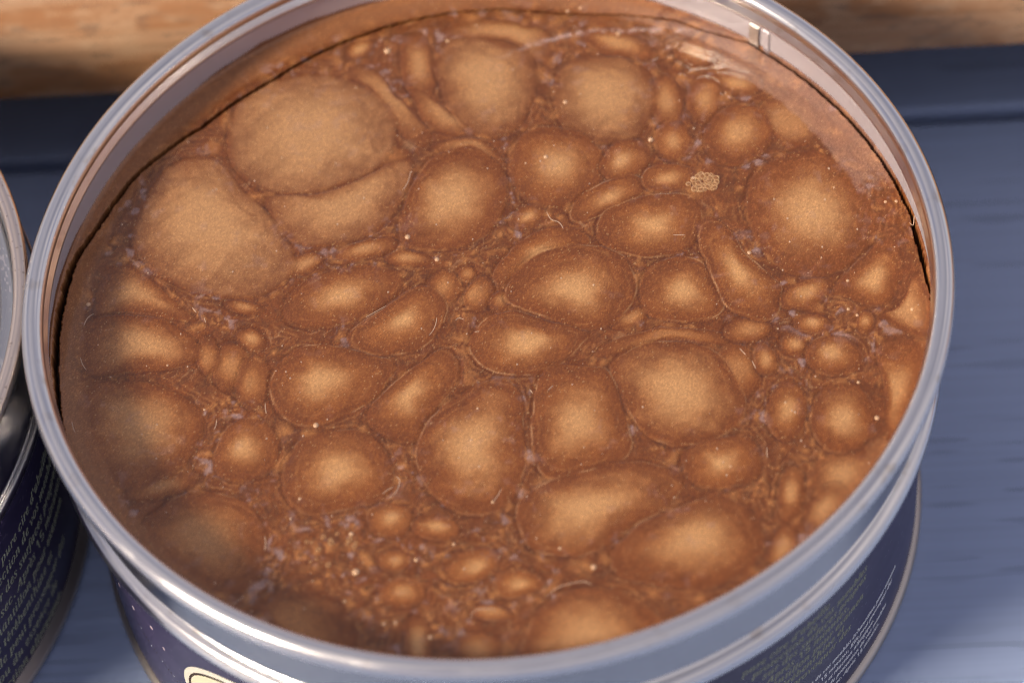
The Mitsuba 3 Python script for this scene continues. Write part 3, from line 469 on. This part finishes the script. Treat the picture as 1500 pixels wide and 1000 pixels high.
for ci, (cx, cy, k, b, pale, hair, out) in enumerate(CELLS):
    P = np.array(out).reshape(-1, 2); P = np.vstack([P, P[:1]])
    s = np.arange(len(P)); Q = CubicSpline(s, P, bc_type="periodic")(np.linspace(0, len(P) - 1, 160)[:-1])
    a = np.arctan2(Q[:, 1] - cy, Q[:, 0] - cx); r = np.hypot(Q[:, 1] - cy, Q[:, 0] - cx)
    o = np.argsort(a); a, r = a[o], r[o]; rmax = r.max()
    i0, i1 = np.searchsorted(ax, [cx - rmax - 1, cx + rmax + 1]); j0, j1 = np.searchsorted(ax, [cy - rmax - 1, cy + rmax + 1])
    sl = (slice(max(j0, 0), j1), slice(max(i0, 0), i1))
    dx, dy = X[sl] - cx + wx[sl] * 0.9 + fx[sl] * 0.16, Y[sl] - cy + wy[sl] * 0.9 + fy[sl] * 0.16
    re = np.interp(np.arctan2(dy, dx), a, r, period=2 * PI); d = np.hypot(dx, dy); t = d / re
    mean = r.mean()
    soft = 0.30 + 0.9 * (1 - hair) ** 2
    inside = sst(1.0, 1.0 - min(0.35, soft / mean), t)
    np.minimum(dist[sl], np.maximum((t - 1) * re, 0), out=dist[sl])
    g = nz(0.9, 40 + ci, 3, X[sl], Y[sl]) - 0.5
    g2 = nz(0.28, 240 + ci, 3, X[sl] + 0.8 * Y[sl], Y[sl] * 1.4) - 0.5
    tt = t + (0.30 * g + 0.45 * g2) * np.clip(t * 2, 0.15, 1)
    kk = k * (0.80 + 0.35 * pale)
    w = np.clip(0.45 * sst(kk * 1.75, kk * 0.5, tt) + 0.55 * sst(kk * 1.15, kk * 0.05, tt), 0, 1) * b
    if pale >= 0.7:                                                                                      # broad, evenly filled cells
        w = sst(kk * 1.80, kk * 0.20, tt) * b
    body = blend(np.broadcast_to(BODY, t.shape + (3,)).copy(), [0.268, 0.096, 0.026], sst(0.92, 0.35, tt) * 0.8)
    body = blend(body, VALLEY, 0.18 * sst(0.72, 1.0, tt))
    tint = CORE * (1 - pale) + PALE * pale
    body = blend(body, tint, w)
    if (abs(cx - 22.9) < 1.5 and abs(cy + 15.2) < 2.5) or (abs(cx - 11.0) < 2 and abs(cy + 26.8) < 3):     # two cells with a ring inside
        body = blend(body, MID * 1.2, 0.50 * np.exp(-((tt - 0.30) / 0.06) ** 2) + 0.18 * np.exp(-((tt - 0.62) / 0.05) ** 2))
    swirl = 1 - np.abs(2 * nz(0.45, 140 + ci, 3, dx * 0.6 + 5 * t + 40, dy * 0.6 + 4 * t) - 1)
    body = blend(body, VALLEY, 0.30 * sst(0.78, 0.98, swirl) * sst(0.25, 0.7, t))
    fold = np.abs(((t + 0.35 * g2) * re.mean() / 1.35) % 1 - 0.5) * 2                                   # faint contour folds towards the edge
    part = sst(0.44, 0.66, nz(0.22, 340 + ci, 2, X[sl], Y[sl]))                                           # the folds run only part of the way round
    body = blend(body, VALLEY * 0.9, part * (0.18 + 0.20 * hair) * sst(0.72, 1.0, fold) * sst(0.50, 0.85, t))
    body = blend(body, [0.38, 0.170, 0.060], part * (0.18 + 0.16 * hair) * sst(0.25, 0.0, fold) * sst(0.50, 0.85, t))
    gap = (1 - t) * re
    broken = sst(0.42, 0.68, nz(0.55, 80 + ci, 2, X[sl], Y[sl]))
    body = blend(body, [0.60, 0.36, 0.18], hair * 0.80 * broken * np.exp(-((gap - 0.20) / 0.085) ** 2))
    halo = 0.15 * sst(1.16, 1.0, t) * (1 - inside) + 0.32 * sst(0.40, 0.62, nz(0.3, 440 + ci, 2, X[sl], Y[sl])) * np.exp(-(((t - 1.0) * re - 0.15) / 0.16) ** 2)
    col[sl] = blend(col[sl], VALLEY * 0.8, halo)
    col[sl] = blend(col[sl], body, inside)
    flat = sst(51, 44, np.hypot(X[sl], Y[sl]))
    height[sl] = height[sl] * (1 - inside) + inside * flat * (min(0.11, 0.016 * mean) * (1 - t ** 2)) + 0.01 * inside * g
    height[sl] -= flat * 0.05 * np.exp(-((t - 1.0) * re / 0.22) ** 2)
    ids[sl] = np.where(t < 1.0, ci, ids[sl])
# folds of pigment that follow the cells through the dark ground
ground = (ids < 0) * sst(0.0, 0.25, dist)
fw = (dist + 3.2 * (nz(0.4, 301, 3) - 0.5)) / 0.85
fline = np.abs(fw % 1 - 0.5) * 2
col = blend(col, [0.33, 0.145, 0.052], ground * 0.34 * sst(0.55, 0.1, fline) * sst(0.35, 0.65, nz(0.35, 302, 2)))
col = blend(col, [0.085, 0.028, 0.011], ground * 0.30 * sst(0.82, 1.0, fline))
# painted reflections: wall on ragged wax film at right, sky in wrinkle and scraps
skin_sheen = sst(47.4, 48.0, RR + 0.9 * fx + 1.2 * (wx)) * sst(12, 17, TH + 8 * fy) * sst(62, 40, TH) * (TH < 80)
col = blend(col, [0.36, 0.225, 0.175], 0.35 * skin_sheen)  # pale wax film, its tint also painting the bright wall's reflection
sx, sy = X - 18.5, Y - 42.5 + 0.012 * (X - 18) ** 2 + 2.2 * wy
col = blend(col, [0.50, 0.38, 0.36], 0.55 * np.exp(-(sy / 0.35) ** 2) * sst(16, 9, np.abs(sx)) * sst(0.38, 0.6, nz(1.3, 51, 3)))  # sky reflection along a wrinkle, painted as a pale streak
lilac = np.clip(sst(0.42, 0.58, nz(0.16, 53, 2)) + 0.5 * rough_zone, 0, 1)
sheen_scrap = sst(0.55, 0.72, nz(0.9, 52, 4, X + 3 * wx, Y + 3 * wy)) * lilac * np.where(ids < 0, 1.0, 0.25)
col = blend(col, [0.33, 0.235, 0.235], 0.55 * sheen_scrap)  # lilac sky reflections on small wrinkles, put into the colour
# the outer ring against the wall, plain brown
col = blend(col, [0.21, 0.088, 0.036], 0.75 * sst(49.8, 50.8, RR + wx) * ((TH > 60) & (TH < 330)))
col = blend(col, [0.27, 0.11, 0.042], 0.5 * sst(48.6, 49.6, RR + wx) * ((TH > 60) & (TH < 330)))
flatten = sst(51.5, 47.5, RR)
height *= 0.15 + 0.85 * flatten
height += 0.45 * np.exp(-(WALL - np.minimum(RR, WALL)) / 0.35)
# the crack where the wax has shrunk from the tin
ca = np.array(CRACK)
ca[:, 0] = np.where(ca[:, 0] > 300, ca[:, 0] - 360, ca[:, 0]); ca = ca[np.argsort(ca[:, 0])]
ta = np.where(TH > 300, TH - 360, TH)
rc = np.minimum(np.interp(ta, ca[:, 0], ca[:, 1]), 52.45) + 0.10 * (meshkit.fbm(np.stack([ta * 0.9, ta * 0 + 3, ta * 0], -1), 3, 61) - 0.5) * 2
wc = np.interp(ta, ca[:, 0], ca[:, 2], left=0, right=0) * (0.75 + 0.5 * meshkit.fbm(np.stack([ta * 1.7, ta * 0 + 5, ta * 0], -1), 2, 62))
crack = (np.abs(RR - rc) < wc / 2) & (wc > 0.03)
height[crack] -= 2.2
col[crack] = [0.03, 0.014, 0.008]  # shade inside the crack painted dark, on top of its real depth
# glitter of the metal pigment
grain = 1 + 0.36 * (rng.random(X.shape) - 0.5) + 0.05 * (nz(4.5, 71, 1) - 0.5)
spark = (rng.random(X.shape) < 0.006) & ~crack
col = col * grain[..., None]
gold = (rng.random(X.shape) ** 5)[..., None] * np.where(crack, 0.0, 1.0)[..., None]
col = col + gold * (0.35 * col + np.array([0.060, 0.034, 0.012]))
col[spark] = col[spark] * 0.5 + np.array([0.66, 0.42, 0.20]) * 0.5
col = np.clip(col, 0.004, 0.9)

V = np.stack([X, Y, WZ + height], -1)
dzx, dzy = np.gradient(WZ + height, H)[::-1]
N = np.stack([-dzx, -dzy, np.ones_like(X)], -1); N /= np.linalg.norm(N, axis=-1, keepdims=True)
idx = np.arange(n_ * n_).reshape(n_, n_)
q = np.stack([idx[:-1, :-1], idx[:-1, 1:], idx[1:, 1:], idx[1:, :-1]], -1).reshape(-1, 4)
q = q[(RR.ravel()[q] < 52.98).all(1)]
owner = ids.ravel()[q[:, 0]]
order = [-1] + list(range(len(CELLS)))
Vf, Nf, Cf = V.reshape(-1, 3), N.reshape(-1, 3), col.reshape(-1, 3)
for ci in order:
    qq = q[owner == ci]
    if len(qq) < 30: continue
    f = np.vstack([qq[:, [0, 1, 2]], qq[:, [0, 2, 3]]])
    used, inv = np.unique(f, return_inverse=True)
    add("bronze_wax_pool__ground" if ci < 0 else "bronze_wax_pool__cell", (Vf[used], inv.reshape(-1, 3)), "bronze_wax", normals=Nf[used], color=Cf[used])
say("bronze_wax_pool", "glittering bronze wax set in marbled cells inside the open tin, cracked along its left edge", "wax")

def level(x, y):
    i, j = int(np.clip(round((x + 53) / H), 0, n_ - 1)), int(np.clip(round((y + 53) / H), 0, n_ - 1))
    z = height[j, i]
    return WZ + (z if z > -1.5 else 0)
dome = trimesh.creation.icosphere(2)
for x, y, d in BUBBLES:
    if d > 0.75: continue
    d *= 1.25
    v = np.array(dome.vertices) * [d / 2, d / 2, d * 0.32] + [x, y, level(x, y) + d * 0.02]
    add("bronze_wax_pool__bubble", (v, dome.faces), "bubble_wax", smooth=True)
for pts in FIBRES:
    z = [level(x, y) + 0.05 for x, y in pts]
    add("bronze_wax_pool__lint", tube([(x, y, h) for (x, y), h in zip(pts, z)], 0.05), "lint")
# two clusters of tiny foam bubbles
for fx_, fy_, rad, cnt, big in ((27.8, 15.9, 1.9, 70, 0.42), (-20.9, -31.0, 3.2, 14, 0.42)):
    parts, rings = [], []
    for _ in range(cnt):
        a, r = rng.uniform(0, 2 * PI), rad * math.sqrt(rng.random()); d = rng.uniform(0.35, 1.0) * big
        x, y = fx_ + r * math.cos(a), fy_ + 0.75 * r * math.sin(a)
        parts.append(trimesh.Trimesh(np.array(dome.vertices) * [d, d, d * 0.55] + [x, y, level(x, y) - 0.1 * d], dome.faces, process=False))
        ring = trimesh.creation.torus(d * 0.85, d * 0.16, major_sections=14, minor_sections=6)
        rings.append(trimesh.Trimesh(np.array(ring.vertices) + [x, y, level(x, y) + 0.30 * d], ring.faces, process=False))
    add("bronze_wax_pool__foam", trimesh.util.concatenate(parts), "foam_wax", smooth=True)
    add("bronze_wax_pool__foam_rim", trimesh.util.concatenate(rings), "foam_rim_wax", smooth=True)
for k in list(scene):
    if k.startswith("bronze_wax_pool__foam"): labels[k] = {"kind": "stuff"}
# specks of dust and grit on the wax
speck = trimesh.creation.icosphere(1); parts = []
for _ in range(220):
    a, r = rng.uniform(0, 2 * PI), 51 * math.sqrt(rng.random()); d = rng.uniform(0.05, 0.13)
    x, y = r * math.cos(a), r * math.sin(a)
    parts.append(trimesh.Trimesh(np.array(speck.vertices) * [d, d * rng.uniform(0.6, 1.4), d * 0.7] + [x, y, level(x, y) + 0.02], speck.faces, process=False))
add("bronze_wax_pool__speck", trimesh.util.concatenate(parts), "lint", smooth=True)
labels["bronze_wax_pool__speck"] = {"kind": "stuff"}
